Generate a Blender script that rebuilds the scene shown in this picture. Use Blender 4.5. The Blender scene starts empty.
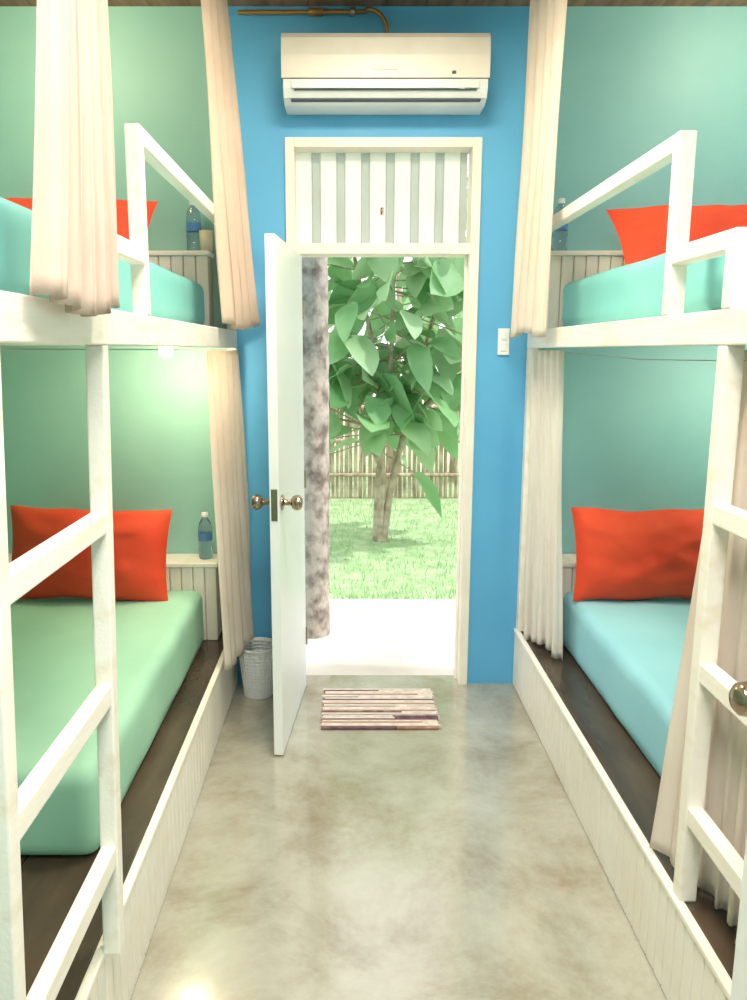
import bpy, bmesh, math, random
from mathutils import Vector, Matrix, noise
random.seed(7)
S = bpy.context.scene
PI = math.pi

# ------------------------------------------------------------------ materials
def lin(c):
    return tuple(((v/255)/12.92 if v/255 <= .04045 else ((v/255+.055)/1.055)**2.4) for v in c)

def mat(name, rgb, rough=.6, metal=0, rgb2=None, nscale=6, stretch=(1,1,1), bump=0, bscale=40,
        trans=0, emis=None, estr=0, transl=0, spec=.5, lo=.35, hi=.65, coat=0):
    m = bpy.data.materials.new(name); m.use_nodes = True
    nt = m.node_tree; N = nt.nodes; L = nt.links
    p = N['Principled BSDF']; out = N['Material Output']
    c = lin(rgb)
    p.inputs['Base Color'].default_value = (*c, 1)
    p.inputs['Roughness'].default_value = rough
    p.inputs['Metallic'].default_value = metal
    p.inputs['Specular IOR Level'].default_value = spec
    p.inputs['Transmission Weight'].default_value = trans
    p.inputs['Coat Weight'].default_value = coat
    tc = N.new('ShaderNodeTexCoord'); mp = N.new('ShaderNodeMapping')
    mp.inputs['Scale'].default_value = stretch
    L.new(tc.outputs['Object'], mp.inputs['Vector'])
    if rgb2 is None: rgb2 = tuple(v*.96 for v in rgb)
    n = N.new('ShaderNodeTexNoise'); n.inputs['Scale'].default_value = nscale; n.inputs['Detail'].default_value = 6
    L.new(mp.outputs[0], n.inputs['Vector'])
    r = N.new('ShaderNodeValToRGB')
    r.color_ramp.elements[0].position = lo; r.color_ramp.elements[0].color = (*c, 1)
    r.color_ramp.elements[1].position = hi; r.color_ramp.elements[1].color = (*lin(rgb2), 1)
    L.new(n.outputs['Fac'], r.inputs['Fac']); L.new(r.outputs[0], p.inputs['Base Color'])
    col = r.outputs[0]
    if bump:
        nb = N.new('ShaderNodeTexNoise'); nb.inputs['Scale'].default_value = bscale; nb.inputs['Detail'].default_value = 4
        L.new(mp.outputs[0], nb.inputs['Vector'])
        b = N.new('ShaderNodeBump'); b.inputs['Strength'].default_value = bump; b.inputs['Distance'].default_value = .01
        L.new(nb.outputs['Fac'], b.inputs['Height']); L.new(b.outputs[0], p.inputs['Normal'])
    if emis:
        p.inputs['Emission Color'].default_value = (*lin(emis), 1); p.inputs['Emission Strength'].default_value = estr
    if transl:
        t = N.new('ShaderNodeBsdfTranslucent'); L.new(col, t.inputs['Color'])
        mx = N.new('ShaderNodeMixShader'); mx.inputs[0].default_value = transl
        L.new(p.outputs[0], mx.inputs[1]); L.new(t.outputs[0], mx.inputs[2]); L.new(mx.outputs[0], out.inputs[0])
    return m

M = {}
M['white'] = mat('white_painted_wood', (251,247,239), .45, rgb2=(238,225,204), nscale=3, stretch=(6,1,6), bump=.12, bscale=20, lo=.5, hi=.82)
M['bead'] = mat('beadboard_paint', (249,246,239), .5, rgb2=(243,237,225), nscale=4)
M['groove'] = mat('beadboard_groove', (206,196,178), .7)
M['darkwood'] = mat('dark_wood', (92,76,62), .18, rgb2=(62,52,45), nscale=2, stretch=(4,1,4), bump=.1, bscale=8)
M['sheetG'] = mat('sheet_turquoise_warm_lit', (170,221,196), .8, rgb2=(162,214,190), nscale=3, bump=.45, bscale=4)  # turquoise sheet, with warm lamp light put into its greener colour
M['sheetT'] = mat('sheet_turquoise', (134,208,206), .8, rgb2=(124,200,200), nscale=3, bump=.45, bscale=4)
M['sheetB'] = mat('sheet_blue', (156,215,230), .8, rgb2=(148,209,226), nscale=3, bump=.45, bscale=4)
M['pillow'] = mat('pillow_red', (230,78,42), .75, rgb2=(220,64,34), nscale=4, bump=.4, bscale=9)
M['curtN'] = mat('curtain_cream', (240,222,208), .9, rgb2=(232,212,196), nscale=4, bump=.2, bscale=30, transl=.3)
M['curtP'] = mat('curtain_ivory', (249,240,232), .9, rgb2=(244,232,222), nscale=4, bump=.2, bscale=30, transl=.35)
M['curtW'] = mat('curtain_white', (252,249,245), .9, rgb2=(247,242,236), nscale=4, bump=.2, bscale=30, transl=.35)
M['acP'] = mat('ac_body', (251,243,234), .35)
M['acW'] = mat('ac_flap', (244,248,252), .3)
M['dark'] = mat('dark_gap', (84,90,104), .6)
M['brass'] = mat('copper_pipe', (176,130,74), .4, metal=.6)
M['steel'] = mat('knob_nickel', (176,156,136), .22, metal=1)
M['door'] = mat('door_paint', (246,250,253), .35, rgb2=(241,246,250), nscale=2)
M['frame'] = mat('door_frame_paint', (249,244,234), .45)
M['corr'] = mat('corrugated_sheet', (250,250,248), .5, transl=.5)
M['corrG'] = mat('corrugated_valley_shade', (194,200,196), .5, transl=.45)  # same white sheet; shade of the recesses put into a grey colour
M['bottle'] = mat('bottle_plastic', (205,228,242), .08, trans=.9)
M['label'] = mat('bottle_label', (84,140,200), .4)
M['cap'] = mat('bottle_cap', (240,245,250), .4)
M['plastic'] = mat('white_plastic', (246,246,244), .4)
M['trunk'] = mat('palm_bark', (190,176,166), .9, rgb2=(122,108,100), nscale=18, stretch=(1,1,.8), bump=1, bscale=22, lo=.42, hi=.68)
M['bark'] = mat('tree_bark', (208,190,170), .9, rgb2=(150,134,112), nscale=10, bump=.6)
M['leaf'] = mat('leaf_green', (130,180,124), .5, rgb2=(164,204,152), nscale=2.5, transl=.45)
M['leaf2'] = mat('leaf_pale', (184,212,170), .6, rgb2=(158,194,144), nscale=2, transl=.45)
M['bamboo'] = mat('bamboo_cane', (206,188,164), .6, rgb2=(144,124,102), nscale=5, stretch=(4,4,1))
M['grass'] = mat('grass', (150,180,128), .9, rgb2=(184,202,158), nscale=7, bump=1, bscale=60)
M['patio'] = mat('patio_concrete', (212,207,200), .8, rgb2=(188,182,174), nscale=2)
M['bulb'] = mat('bulb_glow', (255,240,210), .5, emis=(255,232,190), estr=6)
M['wire'] = mat('wire_steel', (170,170,165), .4, metal=.8)
M['cup'] = mat('cup_ceramic', (222,214,190), .4)
M['rugW'] = mat('rug_cotton_white', (232,224,217), .95, rgb2=(206,192,184), nscale=25)
M['rugP'] = mat('rug_cotton_plum', (96,66,80), .95, rgb2=(136,106,112), nscale=25)
M['rugB'] = mat('rug_cotton_brown', (156,118,100), .95, rgb2=(190,156,138), nscale=25)
M['rugT'] = mat('rug_cotton_grey', (146,142,148), .95, rgb2=(190,184,182), nscale=25)

def wall_material():
    m = bpy.data.materials.new('wall_blue_lamp_tint'); m.use_nodes = True
    nt = m.node_tree; N = nt.nodes; L = nt.links; p = N['Principled BSDF']
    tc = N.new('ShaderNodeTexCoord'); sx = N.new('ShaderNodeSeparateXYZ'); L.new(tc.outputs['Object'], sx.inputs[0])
    # centre strip of the wall (around the door) takes a stronger blue
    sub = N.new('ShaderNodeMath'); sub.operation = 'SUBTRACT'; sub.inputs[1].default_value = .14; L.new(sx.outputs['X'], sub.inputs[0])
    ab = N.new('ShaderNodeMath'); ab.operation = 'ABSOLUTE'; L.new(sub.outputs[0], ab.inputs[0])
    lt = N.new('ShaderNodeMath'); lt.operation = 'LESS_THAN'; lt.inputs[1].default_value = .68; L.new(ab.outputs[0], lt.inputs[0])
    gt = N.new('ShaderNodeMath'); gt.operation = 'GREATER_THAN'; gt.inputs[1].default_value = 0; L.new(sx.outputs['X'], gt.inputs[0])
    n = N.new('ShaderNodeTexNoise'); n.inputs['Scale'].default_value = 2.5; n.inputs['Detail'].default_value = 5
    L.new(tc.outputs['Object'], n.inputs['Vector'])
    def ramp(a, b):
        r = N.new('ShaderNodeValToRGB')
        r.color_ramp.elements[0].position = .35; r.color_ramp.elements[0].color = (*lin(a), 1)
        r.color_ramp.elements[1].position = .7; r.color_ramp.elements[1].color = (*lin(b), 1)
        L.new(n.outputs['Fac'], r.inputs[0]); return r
    r1 = ramp((160,210,200), (150,203,194)); r3 = ramp((150,205,213), (140,198,207)); r2 = ramp((98,180,230), (90,172,226))  # greener left, bluer right: lamp colour cast put into the wall colour
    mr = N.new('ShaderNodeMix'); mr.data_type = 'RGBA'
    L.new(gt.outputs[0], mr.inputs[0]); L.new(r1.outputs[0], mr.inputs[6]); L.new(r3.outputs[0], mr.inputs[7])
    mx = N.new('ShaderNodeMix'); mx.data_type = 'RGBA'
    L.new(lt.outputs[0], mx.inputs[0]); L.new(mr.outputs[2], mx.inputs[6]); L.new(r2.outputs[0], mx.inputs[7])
    L.new(mx.outputs[2], p.inputs['Base Color']); p.inputs['Roughness'].default_value = .55
    nb = N.new('ShaderNodeTexNoise'); nb.inputs['Scale'].default_value = 90; L.new(tc.outputs['Object'], nb.inputs['Vector'])
    b = N.new('ShaderNodeBump'); b.inputs['Strength'].default_value = .12; b.inputs['Distance'].default_value = .005
    L.new(nb.outputs['Fac'], b.inputs['Height']); L.new(b.outputs[0], p.inputs['Normal'])
    return m
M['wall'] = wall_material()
M['wallS'] = mat('wall_side_warm_tint', (160,210,200), .6, rgb2=(150,203,194), nscale=2)  # warm lamp cast mixed into the turquoise wall colour
M['wallR'] = mat('wall_side_cool_tint', (150,205,213), .6, rgb2=(140,198,207), nscale=2)  # bluer copy of the same wall paint, light difference put into the colour

def floor_material():
    m = bpy.data.materials.new('polished_concrete'); m.use_nodes = True
    nt = m.node_tree; N = nt.nodes; L = nt.links; p = N['Principled BSDF']
    tc = N.new('ShaderNodeTexCoord')
    n = N.new('ShaderNodeTexNoise'); n.inputs['Scale'].default_value = 2.2; n.inputs['Detail'].default_value = 14
    n.inputs['Roughness'].default_value = .74; n.inputs['Distortion'].default_value = .25
    L.new(tc.outputs['Object'], n.inputs['Vector'])
    r = N.new('ShaderNodeValToRGB'); e = r.color_ramp.elements
    e[0].position = .32; e[0].color = (*lin((144,135,114)), 1)
    e[1].position = .7; e[1].color = (*lin((194,195,187)), 1)
    k = e.new(.5); k.color = (*lin((174,172,158)), 1)
    L.new(n.outputs['Fac'], r.inputs[0]); L.new(r.outputs[0], p.inputs['Base Color'])
    n2 = N.new('ShaderNodeTexNoise'); n2.inputs['Scale'].default_value = 6; n2.inputs['Detail'].default_value = 10
    n2.inputs['Roughness'].default_value=.65
    L.new(tc.outputs['Object'], n2.inputs['Vector'])
    mr = N.new('ShaderNodeMapRange'); mr.inputs[1].default_value=.3; mr.inputs[2].default_value=.7; mr.inputs[3].default_value = .08; mr.inputs[4].default_value = .28
    L.new(n2.outputs['Fac'], mr.inputs[0]); L.new(mr.outputs[0], p.inputs['Roughness'])
    b = N.new('ShaderNodeBump'); b.inputs['Strength'].default_value = .12; b.inputs['Distance'].default_value = .01
    L.new(n2.outputs['Fac'], b.inputs['Height']); L.new(b.outputs[0], p.inputs['Normal'])
    p.inputs['Coat Weight'].default_value=1; p.inputs['Coat Roughness'].default_value=.12
    return m
M['floor'] = floor_material()
M['ceil'] = mat('ceiling_wood', (160,124,100), .6, rgb2=(120,90,70), nscale=3, stretch=(8,1,1))

# ------------------------------------------------------------------ mesh builder
class B:
    def __init__(s): s.v=[]; s.f=[]; s.m=[]; s.sm=[]; s.mats=[]
    def mi(s, k):
        if k not in s.mats: s.mats.append(k)
        return s.mats.index(k)
    def add(s, vs, fs, k, smooth=False):
        o=len(s.v); s.v += [tuple(v) for v in vs]; i=s.mi(k)
        for f in fs: s.f.append([o+a for a in f]); s.m.append(i); s.sm.append(smooth)
    def box(s, x0,x1,y0,y1,z0,z1,k,ly0=0,ly1=0):
        # ly0/ly1: y offset at bottom / top (leaning posts)
        if x0>x1: x0,x1=x1,x0
        if y0>y1: y0,y1=y1,y0
        vs=[(x,y+(ly0 if z==z0 else ly1),z) for z in (z0,z1) for y in (y0,y1) for x in (x0,x1)]
        s.add(vs,[(0,2,3,1),(4,5,7,6),(0,1,5,4),(2,6,7,3),(0,4,6,2),(1,3,7,5)],k)
    def tube(s, pts, rad, k, seg=10, caps=True):
        pts=[Vector(p) for p in pts]
        if not isinstance(rad,(list,tuple)): rad=[rad]*len(pts)
        vs=[]; up=None
        for i,p in enumerate(pts):
            t=(pts[min(i+1,len(pts)-1)]-pts[max(i-1,0)]).normalized()
            if up is None: up = Vector((0,0,1)) if abs(t.z)<.9 else Vector((1,0,0))
            a=t.cross(up).normalized(); b=a.cross(t).normalized(); up=b
            for j in range(seg):
                an=2*PI*j/seg; vs.append(p+(a*math.cos(an)+b*math.sin(an))*rad[i])
        fs=[]
        for i in range(len(pts)-1):
            for j in range(seg):
                fs.append((i*seg+j,i*seg+(j+1)%seg,(i+1)*seg+(j+1)%seg,(i+1)*seg+j))
        s.add(vs,fs,k,True)
        if caps:
            s.add(vs[:seg],[tuple(range(seg))],k); s.add(vs[-seg:],[tuple(reversed(range(seg)))],k)
    def lathe(s, prof, c, k, seg=24, axis='Z'):
        vs=[]
        for r,h in prof:
            for j in range(seg):
                a=2*PI*j/seg; x,y=r*math.cos(a),r*math.sin(a)
                if axis=='Z': q=(c[0]+x,c[1]+y,c[2]+h)
                elif axis=='X': q=(c[0]+h,c[1]+x,c[2]+y)
                else: q=(c[0]+x,c[1]+h,c[2]+y)
                vs.append(q)
        fs=[(i*seg+j,i*seg+(j+1)%seg,(i+1)*seg+(j+1)%seg,(i+1)*seg+j) for i in range(len(prof)-1) for j in range(seg)]
        s.add(vs,fs,k,True)
    def obj(s, name, bevel=0, parent=None, solid=0):
        me=bpy.data.meshes.new(name)
        me.from_pydata(s.v,[],s.f)
        for k in s.mats: me.materials.append(M[k])
        for p,i,sm in zip(me.polygons,s.m,s.sm): p.material_index=i; p.use_smooth=sm
        me.update(); o=bpy.data.objects.new(name,me); S.collection.objects.link(o)
        if bevel:
            b=o.modifiers.new('bevel','BEVEL'); b.width=bevel; b.segments=2; b.limit_method='ANGLE'; b.angle_limit=.7
        if solid:
            d=o.modifiers.new('solid','SOLIDIFY'); d.thickness=solid
        if parent: o.parent=parent
        return o

YW=3.62; ZC=2.97; XL=-1.70; XR=2.00; YF=-1.2
# ------------------------------------------------------------------ room shell
b=B(); b.box(XL-.1,XR+.1,YF-.1,YW+.1,-.1,0,'floor'); b.obj('floor')
b=B()
n=24; w=(XR-XL+.2)/n
for i in range(n): b.box(XL-.1+i*w+.003, XL-.1+(i+1)*w, YF-.1, YW+.1, ZC, ZC+.03,'ceil')
b.box(XL-.1,XR+.1,YF-.1,YW+.1,ZC+.03,ZC+.12,'ceil')
b.obj('ceiling')
b=B()
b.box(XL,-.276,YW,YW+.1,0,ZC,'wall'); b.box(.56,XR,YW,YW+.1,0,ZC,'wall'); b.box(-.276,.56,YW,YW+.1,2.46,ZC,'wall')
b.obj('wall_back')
b=B(); b.box(XL-.1,XL,YF,YW+.1,0,ZC,'wallS'); b.obj('wall_left')
b=B(); b.box(XR,XR+.1,YF,YW+.1,0,ZC,'wallR'); b.obj('wall_right')
b=B(); b.box(XL-.1,XR+.1,YF-.1,YF,0,ZC,'wallS'); b.obj('wall_front')

# ------------------------------------------------------------------ door frame, transom
b=B(); fy0,fy1=YW-.02,YW+.11
b.box(-.276,-.236,fy0,fy1,0,2.46,'frame'); b.box(.52,.56,fy0,fy1,0,2.46,'frame')
b.box(-.236,.52,fy0,fy1,2.42,2.46,'frame'); b.box(-.236,.52,fy0,fy1,1.985,2.03,'frame')
b.box(.508,.52,YW+.05,YW+.07,0,1.985,'frame')
b.obj('door_frame',bevel=.003)
b=B(); per=.108
y0=YW+.075
prof=[]
xx=-.236
while xx < .52:
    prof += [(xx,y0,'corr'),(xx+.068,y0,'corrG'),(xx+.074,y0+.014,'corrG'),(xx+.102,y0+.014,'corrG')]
    xx += per
for i in range(len(prof)-1):
    xa=min(prof[i][0],.52); xb=min(prof[i+1][0],.52)
    if xb<=xa: continue
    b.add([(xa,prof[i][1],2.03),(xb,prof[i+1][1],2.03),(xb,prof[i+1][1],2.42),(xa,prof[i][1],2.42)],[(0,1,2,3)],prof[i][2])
b.tube([(.14,y0-.012,2.16),(.14,y0-.012,2.19)],.007,'steel')
b.obj('window_1')

# ------------------------------------------------------------------ door leaf (open inward)
def knob(b,x,y,z,side):
    pr=[(0,0),(.03,0),(.03,.006),(.012,.012),(.011,.035),(.024,.042),(.03,.055),(.028,.07),(.018,.078),(0,.08)]
    b.lathe([(r,h*side) for r,h in pr],(x,y,z),'steel',20,'X')
b=B(); Lf=.68
b.box(-.018,.018,-Lf,0,.008,1.975,'door')
knob(b,.018,-Lf+.06,1.01,1); knob(b,-.018,-Lf+.06,1.01,-1)
b.box(-.012,.012,-Lf-.002,-Lf,.95,1.07,'steel')
for z in (.25,1.0,1.75): b.tube([(.02,.004,z-.04),(.02,.004,z+.04)],.006,'steel')
d=b.obj('door_1',bevel=.002); d.location=(-.226,YW-.03,0); d.rotation_euler=(0,0,-math.radians(4.6))
# near entry door, folded against the right bunk
b=B(); b.box(.738,.772,.60,1.35,.008,2.0,'door')
knob(b,.738,1.29,.985,-1)
b.box(.73,.776,.54,.595,0,2.05,'frame')
b.obj('door_2',bevel=.002)

# ------------------------------------------------------------------ bunk beds
def bunk(xp, xb, s, xw, ly, ny, lean, t, off, zt):
    b=B()
    X=lambda d: xp+s*d
    W=lambda d: xb+s*d
    xw=xw-s*.003
    y=.56; pw=.052
    b.box(X(.012),X(.03),.56,YW-.003,.002,.262,'groove')
    while y<YW-.01:
        b.box(X(0),X(.014),y,min(y+pw-.005,YW-.003),.002,.262,'bead'); y+=pw
    b.box(X(-.004),X(.02),.56,YW-.003,.262,.281,'white')
    n=4; dw=(abs(xw-X(.02)))/n
    for i in range(n):
        a=X(.02)+s*i*dw; b.box(a,a+s*(dw-.003),.56,YW-.003,.255,.28,'darkwood')
    b.box(X(.03),xw,.56,.59,.002,.255,'bead')
    for z0,z1,yh in ((.281,.645,3.45),(1.661,1.985,3.49)):
        b.box(X(.06),xw,yh+.012,YW-.003,z0,z1-.02,'groove')
        xx=.06
        while xx < abs(xw-xp)-.02:
            b.box(X(xx),X(min(xx+.048,abs(xw-xp))),yh,yh+.015,z0,z1-.02,'bead'); xx+=.052
        b.box(X(.05),xw,yh-.01,YW-.003,z1-.02,z1,'white')
    b.box(W(0),W(.04),.56,YW-.003,1.585,1.66,'white')
    n=9; dw=(abs(xw-W(.04)))/n
    for i in range(n):
        a=W(.04)+s*i*dw; b.box(a,a+s*(dw-.004),.56,YW-.003,1.635,1.66,'white')
    for yy in (.62,1.3,2.0,2.7,3.4): b.box(W(.04),xw,yy,yy+.04,1.595,1.635,'white')
    gx0,gx1=W(off),W(off+t); gy=2.03
    b.box(gx0,gx1,gy,gy+t,1.66,zt,'white')
    b.box(gx0,gx1,3.57,YW-.003,.28,1.585,'white'); b.box(gx0,gx1,3.57,YW-.003,1.66,zt,'white')
    b.box(gx0,gx1,gy+t,3.57,zt-.042,zt,'white')
    b.box(gx0,gx1,ly+t+lean,gy,1.78,1.822,'white')
    b.box(gx0,gx1,ly+lean,ly+t+lean,1.66,1.822,'white')
    b.box(gx0,gx1,ly,ly+t,.28,1.585,'white',0,lean)
    b.box(gx0,gx1,ny,ny+t,.28,1.585,'white',0,lean)
    b.box(gx0,gx1,.56,.56+t,.28,1.585,'white')
    for z in (.505,.86,1.225):
        l0=lean*(z-.28)/1.305
        b.box(W(off+.003),W(off+t-.003),ny+t*.6+l0,ly+t*.4+l0,z-.023,z+.023,'white')
    b.box(xw-s*t,xw,.56,.60,.28,1.635,'white')
    return b.obj('bunk_bed',bevel=.004)
bunk(-.54,-.50,-1,XL,1.53,1.01,.12,.038,.0,2.105)
bunk(.78,.785,1,XR,1.70,1.18,0,.042,0,2.09)

# ------------------------------------------------------------------ mattresses
def mattress(x0,x1,y0,y1,z0,z1,k):
    cx,cy,cz=(x0+x1)/2,(y0+y1)/2,(z0+z1)/2
    hx,hy,hz=(x1-x0)/2,(y1-y0)/2,(z1-z0)/2; r=.045
    b=B(); nx,ny,nz=36,64,10
    def P(u,v,w):
        p=Vector((u*hx,v*hy,w*hz)); q=Vector((max(-hx+r,min(hx-r,p.x)),max(-hy+r,min(hy-r,p.y)),max(-hz+r,min(hz-r,p.z))))
        dd=p-q
        if dd.length>1e-6: p=q+dd.normalized()*r
        g=Vector((cx,cy,cz))+p
        if w>-.9:
            nn=noise.noise(g*3.2)*.007+noise.noise(Vector((g.x*9,g.y*3,g.z*6)))*.004
            p.z += nn*(1 if w>.5 else .3)
            p.x -= (.004+nn)*(1 if u>.9 else (-1 if u<-.9 else 0))
        return (cx+p.x,cy+p.y,cz+p.z)
    def face(fn,na,nb,flip=False):
        vs=[P(*fn(-1+2*i/na,-1+2*j/nb)) for i in range(na+1) for j in range(nb+1)]
        fs=[]
        for i in range(na):
            for j in range(nb):
                q=(i*(nb+1)+j,(i+1)*(nb+1)+j,(i+1)*(nb+1)+j+1,i*(nb+1)+j+1)
                fs.append(q[::-1] if flip else q)
        b.add(vs,fs,k,True)
    e=lambda t:(math.copysign(abs(t)**.6,t))
    face(lambda a,c:(e(a),e(c),1),nx,ny); face(lambda a,c:(e(a),e(c),-1),nx,ny,True)
    face(lambda a,c:(1,e(a),e(c)),ny,nz); face(lambda a,c:(-1,e(a),e(c)),ny,nz,True)
    face(lambda a,c:(e(a),1,e(c)),nx,nz,True); face(lambda a,c:(e(a),-1,e(c)),nx,nz)
    o=b.obj('mattress')
    bm=bmesh.new(); bm.from_mesh(o.data); bmesh.ops.remove_doubles(bm,verts=bm.verts,dist=.0012); bm.to_mesh(o.data); bm.free()
    return o
mattress(-1.67,-.645,1.85,3.435,.281,.53,'sheetG')
mattress(.935,1.97,1.85,3.435,.281,.53,'sheetB')
mattress(-1.67,-.605,1.42,3.475,1.661,1.855,'sheetT')
mattress(.88,1.97,1.42,3.475,1.661,1.855,'sheetT')

# ------------------------------------------------------------------ pillows
def pillow(loc,w,h,t,lean,twist=0,seed=0):
    b=B(); n=36
    for side in (1,-1):
        vs=[]
        for i in range(n+1):
            for j in range(n+1):
                u=-1+2*i/n; v=-1+2*j/n
                prof=max(0,(1-abs(u)**2.6))**.55*max(0,(1-abs(v)**2.4))**.55
                x=u*w/2*(1-.055*(1-v*v)*abs(u)); z=v*h/2*(1-.07*(1-u*u)*abs(v))
                # soft dents + creases running in from the corners
                wr=noise.noise(Vector((u*3+seed,v*3,side)))*.016*prof
                cr=.006*math.sin(14*(abs(u)-abs(v))+seed)*max(0,abs(u)*abs(v)-.15)*prof
                z+=noise.noise(Vector((u*2+seed,0,3)))*.012*abs(v)
                vs.append((x,-side*(t/2*prof+wr+cr),z))
        fs=[]
        for i in range(n):
            for j in range(n):
                q=(i*(n+1)+j,(i+1)*(n+1)+j,(i+1)*(n+1)+j+1,i*(n+1)+j+1)
                fs.append(q if side>0 else q[::-1])
        b.add(vs,fs,'pillow',True)
    o=b.obj('pillow'); o.location=loc; o.rotation_euler=(-math.radians(lean),math.radians(twist),0)
    return o
pillow((-1.105,3.29,.725),.69,.40,.17,14,1.5,1)
pillow((1.28,3.29,.725),.68,.40,.17,14,0,5)
pillow((-1.14,3.24,2.015),.74,.40,.15,40,1,9)
pillow((1.39,3.24,1.995),.72,.40,.15,44,-1,13)

# ------------------------------------------------------------------ curtains
def curtain(t0,t1,b0,b1,zt,zb,folds,amp,k,seed=0,pw=1):
    b=B(); nu,nv=folds*12,40; vs=[]
    dx,dy=(b1[0]-b0[0]),(b1[1]-b0[1])
    if pw>1: dx=0
    l=math.hypot(dx,dy) or 1
    nx,ny=-dy/l,dx/l
    for i in range(nu+1):
        u=i/nu
        for j in range(nv+1):
            v=j/nv
            tx=t0[0]+(t1[0]-t0[0])*u; ty=t0[1]+(t1[1]-t0[1])*u
            bx=b0[0]+(b1[0]-b0[0])*u**pw; by=b0[1]+(b1[1]-b0[1])*u
            x=tx+(bx-tx)*v; y=ty+(by-ty)*v
            ph=seed+1.8*noise.noise(Vector((u*3+seed,v*1.2,0)))
            a=amp*(.55+.45*v)*(1+.6*noise.noise(Vector((u*5,v*2,seed))))
            o=a*math.sin(2*PI*folds*u+ph)
            sl=a*.5*math.cos(4*PI*folds*u+ph)
            z=zt+(zb-zt)*v + (.012*math.sin(u*7+seed)*max(0,(v-.8)/.2))
            vs.append((x+nx*o+dx/l*sl,y+ny*o+dy/l*sl,z))
    fs=[(i*(nv+1)+j,(i+1)*(nv+1)+j,(i+1)*(nv+1)+j+1,i*(nv+1)+j+1) for i in range(nu) for j in range(nv)]
    b.add(vs,fs,k,True)
    return b.obj('curtain',solid=.002)
curtain((-.46,1.52),(-.46,1.64),(-.457,1.22),(-.457,1.61),2.93,1.645,5,.02,'curtN',1)
curtain((-.525,3.10),(-.48,3.40),(-.462,3.08),(-.385,3.45),2.93,1.665,4,.02,'curtN',2)
curtain((-.55,3.12),(-.48,3.50),(-.510,3.10),(-.440,3.50),1.575,.285,5,.014,'curtP',3)
curtain((.75,3.05),(.70,3.40),(.715,3.05),(.675,3.40),2.93,1.635,4,.016,'curtP',4)
curtain((.835,3.2),(.775,3.47),(.885,3.2),(.80,3.50),1.575,.295,5,.014,'curtW',5)
curtain((.865,1.36),(.865,1.86),(.870,1.36),(.775,1.87),1.575,.30,7,.015,'curtP',6,8)
for x in (-.51,.755):
    b=B(); b.tube([(x,.57,2.935),(x,3.617,2.935)],.003,'wire',6); b.obj('curtain_wire')
b=B(); b.tube([(-.57,.62,1.577),(-.57,3.617,1.577)],.0015,'wire',6); b.obj('curtain_wire')
b=B(); b.tube([(.86,.62,1.56),(.86,2.4,1.548),(.86,3.617,1.577)],.0015,'wire',6); b.obj('curtain_wire')

# ------------------------------------------------------------------ air conditioner
b=B(); x0,x1=-.272,.554; yw=YW-.001
prof=[(yw,2.812),(3.50,2.812),(3.44,2.805),(3.425,2.785),(3.418,2.72),(3.42,2.636)]
low=[(3.42,2.632),(3.425,2.60),(3.445,2.568),(3.49,2.552),(yw,2.552)]
def extr(pr,k,xa,xb):
    n=len(pr); vs=[(xa,y,z) for y,z in pr]+[(xb,y,z) for y,z in pr]
    fs=[(i,i+1,n+i+1,n+i) for i in range(n-1)]+[(n-1,0,n,2*n-1),tuple(range(n))[::-1],tuple(range(n,2*n))]
    b.add(vs,fs,k)
extr(prof+[(yw,2.636)],'acP',x0,x1); extr([(3.424,2.636),(3.424,2.632),(yw,2.632),(yw,2.636)],'dark',x0,x1)
extr(low,'acW',x0+.006,x1-.006)
b.box(x0+.05,x1-.05,3.417,3.43,2.591,2.594,'dark')
b.box(x0+.04,x1-.12,3.411,3.428,2.596,2.626,'acW')
b.box(x0+.035,x1-.03,3.44,3.47,2.559,2.563,'dark')
b.box(x1-.10,x1-.04,3.416,3.428,2.598,2.624,'plastic')
b.box(.09,.19,3.4165,3.42,2.665,2.671,'wire')
b.box(x1-.15,x1-.135,3.413,3.425,2.65,2.66,'dark')
b.obj('air_conditioner',bevel=.005)
b=B()
pts=[(-.46,3.595,2.938),(.03,3.59,2.938),(.07,3.58,2.937)]
for i in range(9):
    a=i/8*PI/2; pts.append((.07+.08*math.sin(a),3.56,2.857+.08*math.cos(a)))
pts.append((.15,3.56,2.813))
b.tube(pts,.009,'brass',10)
b.lathe([(0,-.03),(.016,-.03),(.016,.03),(0,.03)],(-.14,3.59,2.938),'brass',14,'X')
b.lathe([(0,-.012),(.018,-.012),(.018,.012),(0,.012)],(.01,3.59,2.938),'wire',14,'X')
b.obj('refrigerant_pipe')

# ------------------------------------------------------------------ small things
b=B(); b.box(.655,.705,YW-.012,YW-.001,1.555,1.67,'plastic'); b.box(.667,.693,YW-.017,YW-.012,1.62,1.655,'cap'); b.box(.667,.693,YW-.017,YW-.012,1.572,1.61,'cap')
b.obj('light_switch',bevel=.002)
def bottle(x,y,z):
    b=B()
    b.lathe([(0,0),(.028,0),(.031,.006),(.031,.05),(.029,.055),(.031,.06),(.031,.085)],(x,y,z),'bottle')
    b.lathe([(.0315,.085),(.0315,.12)],(x,y,z),'label')
    b.lathe([(.031,.12),(.031,.14),(.026,.165),(.014,.185),(.0125,.195)],(x,y,z),'bottle')
    b.lathe([(.0145,.192),(.0145,.212),(0,.213)],(x,y,z),'cap')
    b.obj('water_bottle')
bottle(-.655,3.53,.646); bottle(-.665,3.56,1.986); bottle(.885,3.52,1.986)
b=B(); b.lathe([(0,0),(.024,0),(.03,.085),(.027,.085),(.022,.006),(0,.006)],(-.608,3.53,1.986),'cup'); b.obj('cup')
b=B(); cx,cy=-.425,3.50
for i in range(14):
    z=.008+i*.0165; r=.062+.022*(i/13)
    b.lathe([(r,z-.008),(r+.004,z-.004),(r+.004,z+.003),(r,z+.008)],(cx,cy,0),'cap',28)
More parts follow.
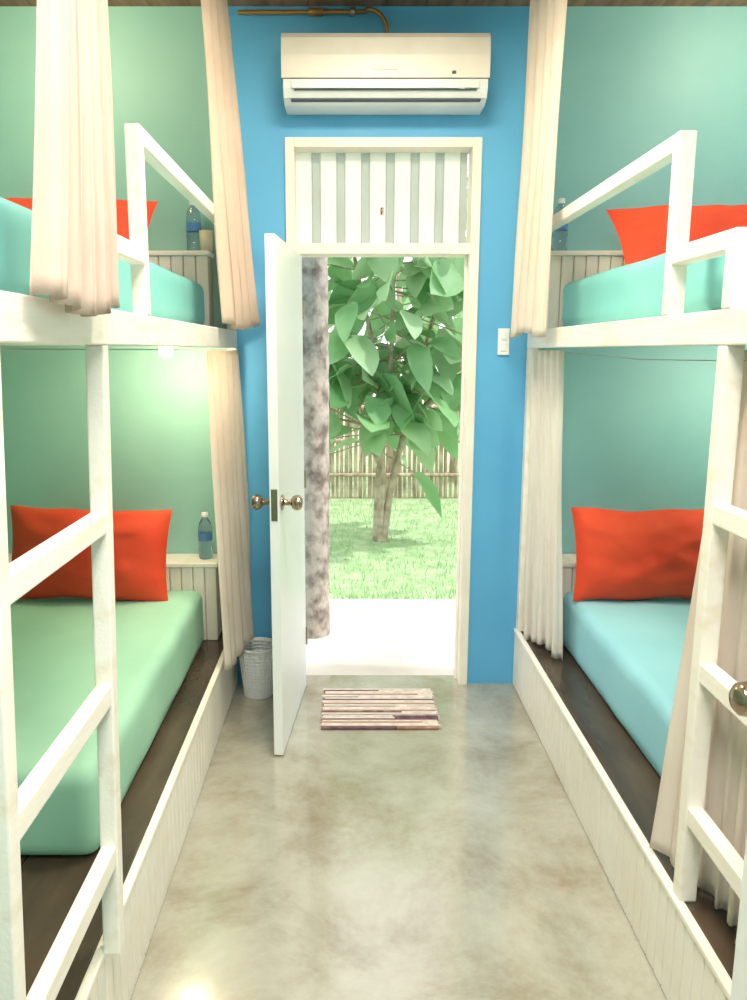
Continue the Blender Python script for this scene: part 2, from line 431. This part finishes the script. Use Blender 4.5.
for j in range(28):
    a=2*PI*j/28
    b.tube([(cx+.064*math.cos(a),cy+.064*math.sin(a),.003),(cx+.090*math.cos(a),cy+.090*math.sin(a),.235)],.003,'plastic',6)
b.lathe([(.086,.228),(.094,.232),(.094,.244),(.084,.244),(.084,.228)],(cx,cy,0),'cap',28)
b.lathe([(0,.002),(.063,.002),(.063,.006),(0,.006)],(cx,cy,0),'plastic',28)
b.obj('wastebasket')
b=B(); yy=3.145
seq=['rugP','rugW','rugW','rugB','rugW','rugP','rugW','rugW','rugT','rugW','rugP','rugB','rugW','rugW','rugT','rugW','rugB','rugW','rugW','rugP','rugW','rugT','rugW','rugB','rugW','rugW','rugP','rugW']
i=0
while yy<3.53:
    ww=.014; j0=random.uniform(-.006,.006); j1=random.uniform(-.006,.006)
    # each row is pieced from a few rag strips, so the colour changes part-way along it
    cuts=sorted([random.uniform(-.05,.33) for _ in range(2)])
    xs=[-.12+j0]+cuts+[.38+j1]; ks=[seq[i%28],seq[i%28],random.choice(['rugW',seq[i%28],seq[(i*5+3)%28]])]
    for q in range(3): b.tube([(xs[q],yy,.008),(xs[q+1],yy,.008)],.0078,ks[q],6,q==0 or q==2)
    yy+=ww; i+=1
for k in range(26):
    for xe,dx in ((-.12,-.012),(.38,.012)):
        y=3.148+k*.015; b.tube([(xe,y,.006),(xe+dx,y+random.uniform(-.006,.006),.003)],.002,'rugW',4)
b.obj('rag_rug')

# ------------------------------------------------------------------ lamps
def lamp_light(name,loc,power,size=.06,col=(1,.83,.56)):
    l=bpy.data.lights.new(name,'POINT'); l.energy=power; l.color=col; l.shadow_soft_size=size
    o=bpy.data.objects.new(name,l); S.collection.objects.link(o); o.location=loc; return o
def puck(x,y,z,power):
    b=B(); b.lathe([(0,0),(.035,0),(.035,-.012),(.018,-.016),(.018,-.035)],(x,y,z),'plastic')
    b.lathe([(.016,-.035),(.026,-.05),(.03,-.065),(.024,-.083),(0,-.092)],(x,y,z),'bulb')
    o=b.obj('bunk_lamp'); l=lamp_light('lamp_glow',(x,y,z-.14),power); l.parent=o
puck(-.735,3.25,1.634,8.5); puck(1.72,3.1,1.634,9)
def ceil_lamp(x,y,power):
    b=B(); b.lathe([(0,0),(.07,0),(.07,-.02),(.06,-.03)],(x,y,ZC),'plastic'); b.lathe([(.06,-.028),(.05,-.06),(.03,-.078),(0,-.085)],(x,y,ZC),'bulb')
    o=b.obj('bunk_ceiling_lamp'); l=lamp_light('lamp_glow',(x,y,ZC-.16),power,.09); l.parent=o
ceil_lamp(-1.1,3.08,11); ceil_lamp(1.6,3.08,11)
def panel(x,y,sx,sy,power,col=(1,.965,.92)):  # added fill fixture above the view, brightens the room
    b=B(); b.box(x-sx/2-.03,x+sx/2+.03,y-sy/2-.03,y+sy/2+.03,ZC-.05,ZC-.001,'plastic'); b.box(x-sx/2,x+sx/2,y-sy/2,y+sy/2,ZC-.056,ZC-.05,'bulb')
    o=b.obj('ceiling_fill',bevel=.004)
    l=bpy.data.lights.new('ceiling_fill_light','AREA'); l.shape='RECTANGLE'; l.size=sx; l.size_y=sy; l.energy=power; l.color=col
    q=bpy.data.objects.new('ceiling_fill_light',l); S.collection.objects.link(q); q.location=(x,y,ZC-.062); q.parent=o
panel(.13,.45,.8,.6,62); panel(.13,2.35,.5,.4,36,(1,.87,.66))  # added fills: a neutral one for the room, a warm one near the door

# ------------------------------------------------------------------ outside
b=B(); b.box(-3,4,YW+.1,4.95,-.1,-.001,'patio'); b.obj('patio')
b=B(); b.box(-14,16,4.95,26,-.1,-.012,'grass')
for i in range(9000):      # grass blades
    x=random.uniform(-2,3); y=4.97+random.random()**1.4*3.5; h=random.uniform(.02,.06); a=random.uniform(0,PI); w_=.005
    dx,dy=math.cos(a)*w_,math.sin(a)*w_; lx,ly=random.uniform(-.02,.02),random.uniform(-.02,.02)
    b.add([(x-dx,y-dy,-.012),(x+dx,y+dy,-.012),(x+lx,y+ly,-.012+h)],[(0,1,2)],'leaf2')
b.obj('lawn')
b=B()
x=-5
while x<7:
    h=1.12+random.uniform(-.06,.06); r=random.uniform(.017,.024); dx=random.uniform(-.02,.02)
    b.tube([(x,8.6,-.012),(x+dx*.5,8.6,h*.5),(x+dx,8.6,h)],r,'bamboo',6); x+=random.uniform(.042,.058)
for z in (.25,.62,.98): b.tube([(-5,8.565,z),(7,8.565,z)],.022,'bamboo',8)
b.obj('bamboo_fence')
b=B(); pts=[];rad=[]
for i in range(130):
    z=-.001+i*.048; pts.append((-.21+.012*math.sin(z*1.1),4.32+.03*z*.3,z)); rad.append((.088 if z>.15 else .096)-.0022*z+(.0015 if i%3 else -.0015)+random.uniform(-.001,.001))
b.tube(pts,rad,'trunk',20)
top=Vector(pts[-1])
for k in range(12):
    a=2*PI*k/12; d=Vector((math.cos(a),math.sin(a),0)); sp=[top+d*(t*2.2)+Vector((0,0,.7*t-1.5*t*t)) for t in [i/9 for i in range(10)]]
    b.tube(sp,[.02*(1-i/11) for i in range(10)],'leaf',5)
    sd=d.cross(Vector((0,0,1)))
    for i in range(1,10):
        for sg in (1,-1):
            p=sp[i]; q=p+sd*sg*.45*(1-i/14)+d*.15-Vector((0,0,.15))
            b.add([p,p+d*.05,q,],[(0,1,2)],'leaf')
b.obj('palm_tree')

def leaf(b,p,d,l,w,k,roll=0,droop=.35):
    d=d.normalized(); s=d.cross(Vector((0,0,1)))
    if s.length<.1: s=Vector((1,0,0))
    s.normalize(); s=Matrix.Rotation(roll,3,d)@s; n=s.cross(d)
    rows=[(0,.05),(.07,.45),(.2,.82),(.4,1),(.6,.95),(.78,.7),(.92,.33),(1,0)]
    vs=[];fs=[]; wav=random.uniform(0,6)
    for i,(t,ww) in enumerate(rows):
        c=p+d*l*t-Vector((0,0,l*droop*t*t))
        cup=.12*w*ww; wv=.05*w*math.sin(wav+i*1.7)*ww
        vs += [c-s*w*ww*.5+n*(cup+wv), c-s*w*ww*.25+n*cup*.25, c, c+s*w*ww*.25+n*cup*.25, c+s*w*ww*.5+n*(cup-wv)]
    for i in range(len(rows)-1):
        o=i*5
        for j in range(4): fs.append((o+j,o+j+1,o+j+6,o+j+5))
    b.add(vs,fs,k,True)
b=B()
def rv(a=1): return Vector((random.uniform(-a,a),random.uniform(-a,a),random.uniform(-a,a)))
base=Vector((.24,6.6,-.012))
stems=[[(0,0,0),(.03,0,.5),(.02,.02,1.0),(-.05,0,1.6),(-.2,0,2.3),(-.3,0,3.0)],
       [(.04,0,0),(.1,.03,.45),(.22,.05,.95),(.38,.1,1.6),(.55,.1,2.3),(.65,.1,3.1)],
       [(-.02,0,0),(0,-.04,.6),(.08,-.1,1.2),(.1,-.1,1.9),(.12,-.1,2.8)],
       [(.02,0,.65),(-.12,.02,.95),(-.34,-.05,1.3),(-.55,-.1,1.7),(-.68,-.1,2.4)],
       [(.15,.05,.9),(.45,0,1.2),(.7,-.05,1.55),(.9,-.1,2.1),(1.0,-.1,2.7)]]
for st in stems:
    P=[base+Vector(q) for q in st]
    b.tube(P,[.034*(1-.7*i/(len(P)-1)) for i in range(len(P))],'bark',8)
    for i in range(len(P)-1):
        for t in range(20):
            c=P[i].lerp(P[i+1],random.random())
            if c.z<(.72 if c.x<.2 else 1.1): continue
            d=Vector((random.uniform(-1,1),random.uniform(-.9,.6),random.uniform(-.3,.5))).normalized()
            e=c+d*random.uniform(.10,.50)
            b.tube([c,e],.005,'bark',4,False)
            l=random.uniform(.22,.42)
            leaf(b,e,d+Vector((0,-.35,-.3)),l,l*random.uniform(.55,.82),'leaf' if random.random()<.55 else 'leaf2',random.uniform(-1.1,1.1),random.uniform(.1,.6))
b.obj('broadleaf_tree')
b=B()
for i in range(2000):
    x=random.uniform(-4,6); z=random.uniform(.9,4.6); y=9.1+random.uniform(0,1.4)
    if noise.noise(Vector((x*.9,y*.5,z*.8)))<.0 : continue
    leaf(b,Vector((x,y,z)),rv()+Vector((0,-.6,-.4)),random.uniform(.2,.36),random.uniform(.1,.2),'leaf2',random.uniform(-1,1))
for k in range(14):
    x=-4+k*.75; b.tube([(x,9.7,-.012),(x+.1,9.7,2),(x-.1,9.8,4.4)],[.05,.04,.015],'bark',6)
b.obj('background_shrubs')

# ------------------------------------------------------------------ light
w=bpy.data.worlds.new('world'); S.world=w; w.use_nodes=True
w.node_tree.nodes['Background'].inputs[0].default_value=(.95,.975,1,1); w.node_tree.nodes['Background'].inputs[1].default_value=2.1
l=bpy.data.lights.new('sun','SUN'); l.energy=3.0; l.angle=.03; l.color=(1,.97,.92)
o=bpy.data.objects.new('sun',l); S.collection.objects.link(o); o.rotation_euler=Vector((.6,-.04,.8)).to_track_quat('Z','Y').to_euler()

# ------------------------------------------------------------------ camera
c=bpy.data.cameras.new('camera'); c.lens=28.8; c.sensor_width=36; c.shift_x=.0235; c.clip_start=.05
o=bpy.data.objects.new('camera',c); S.collection.objects.link(o); o.location=(0,0,1.575); o.rotation_euler=(math.radians(90-10.6),0,0)
S.camera=o
S.view_settings.view_transform='Standard'
S.view_settings.exposure=0
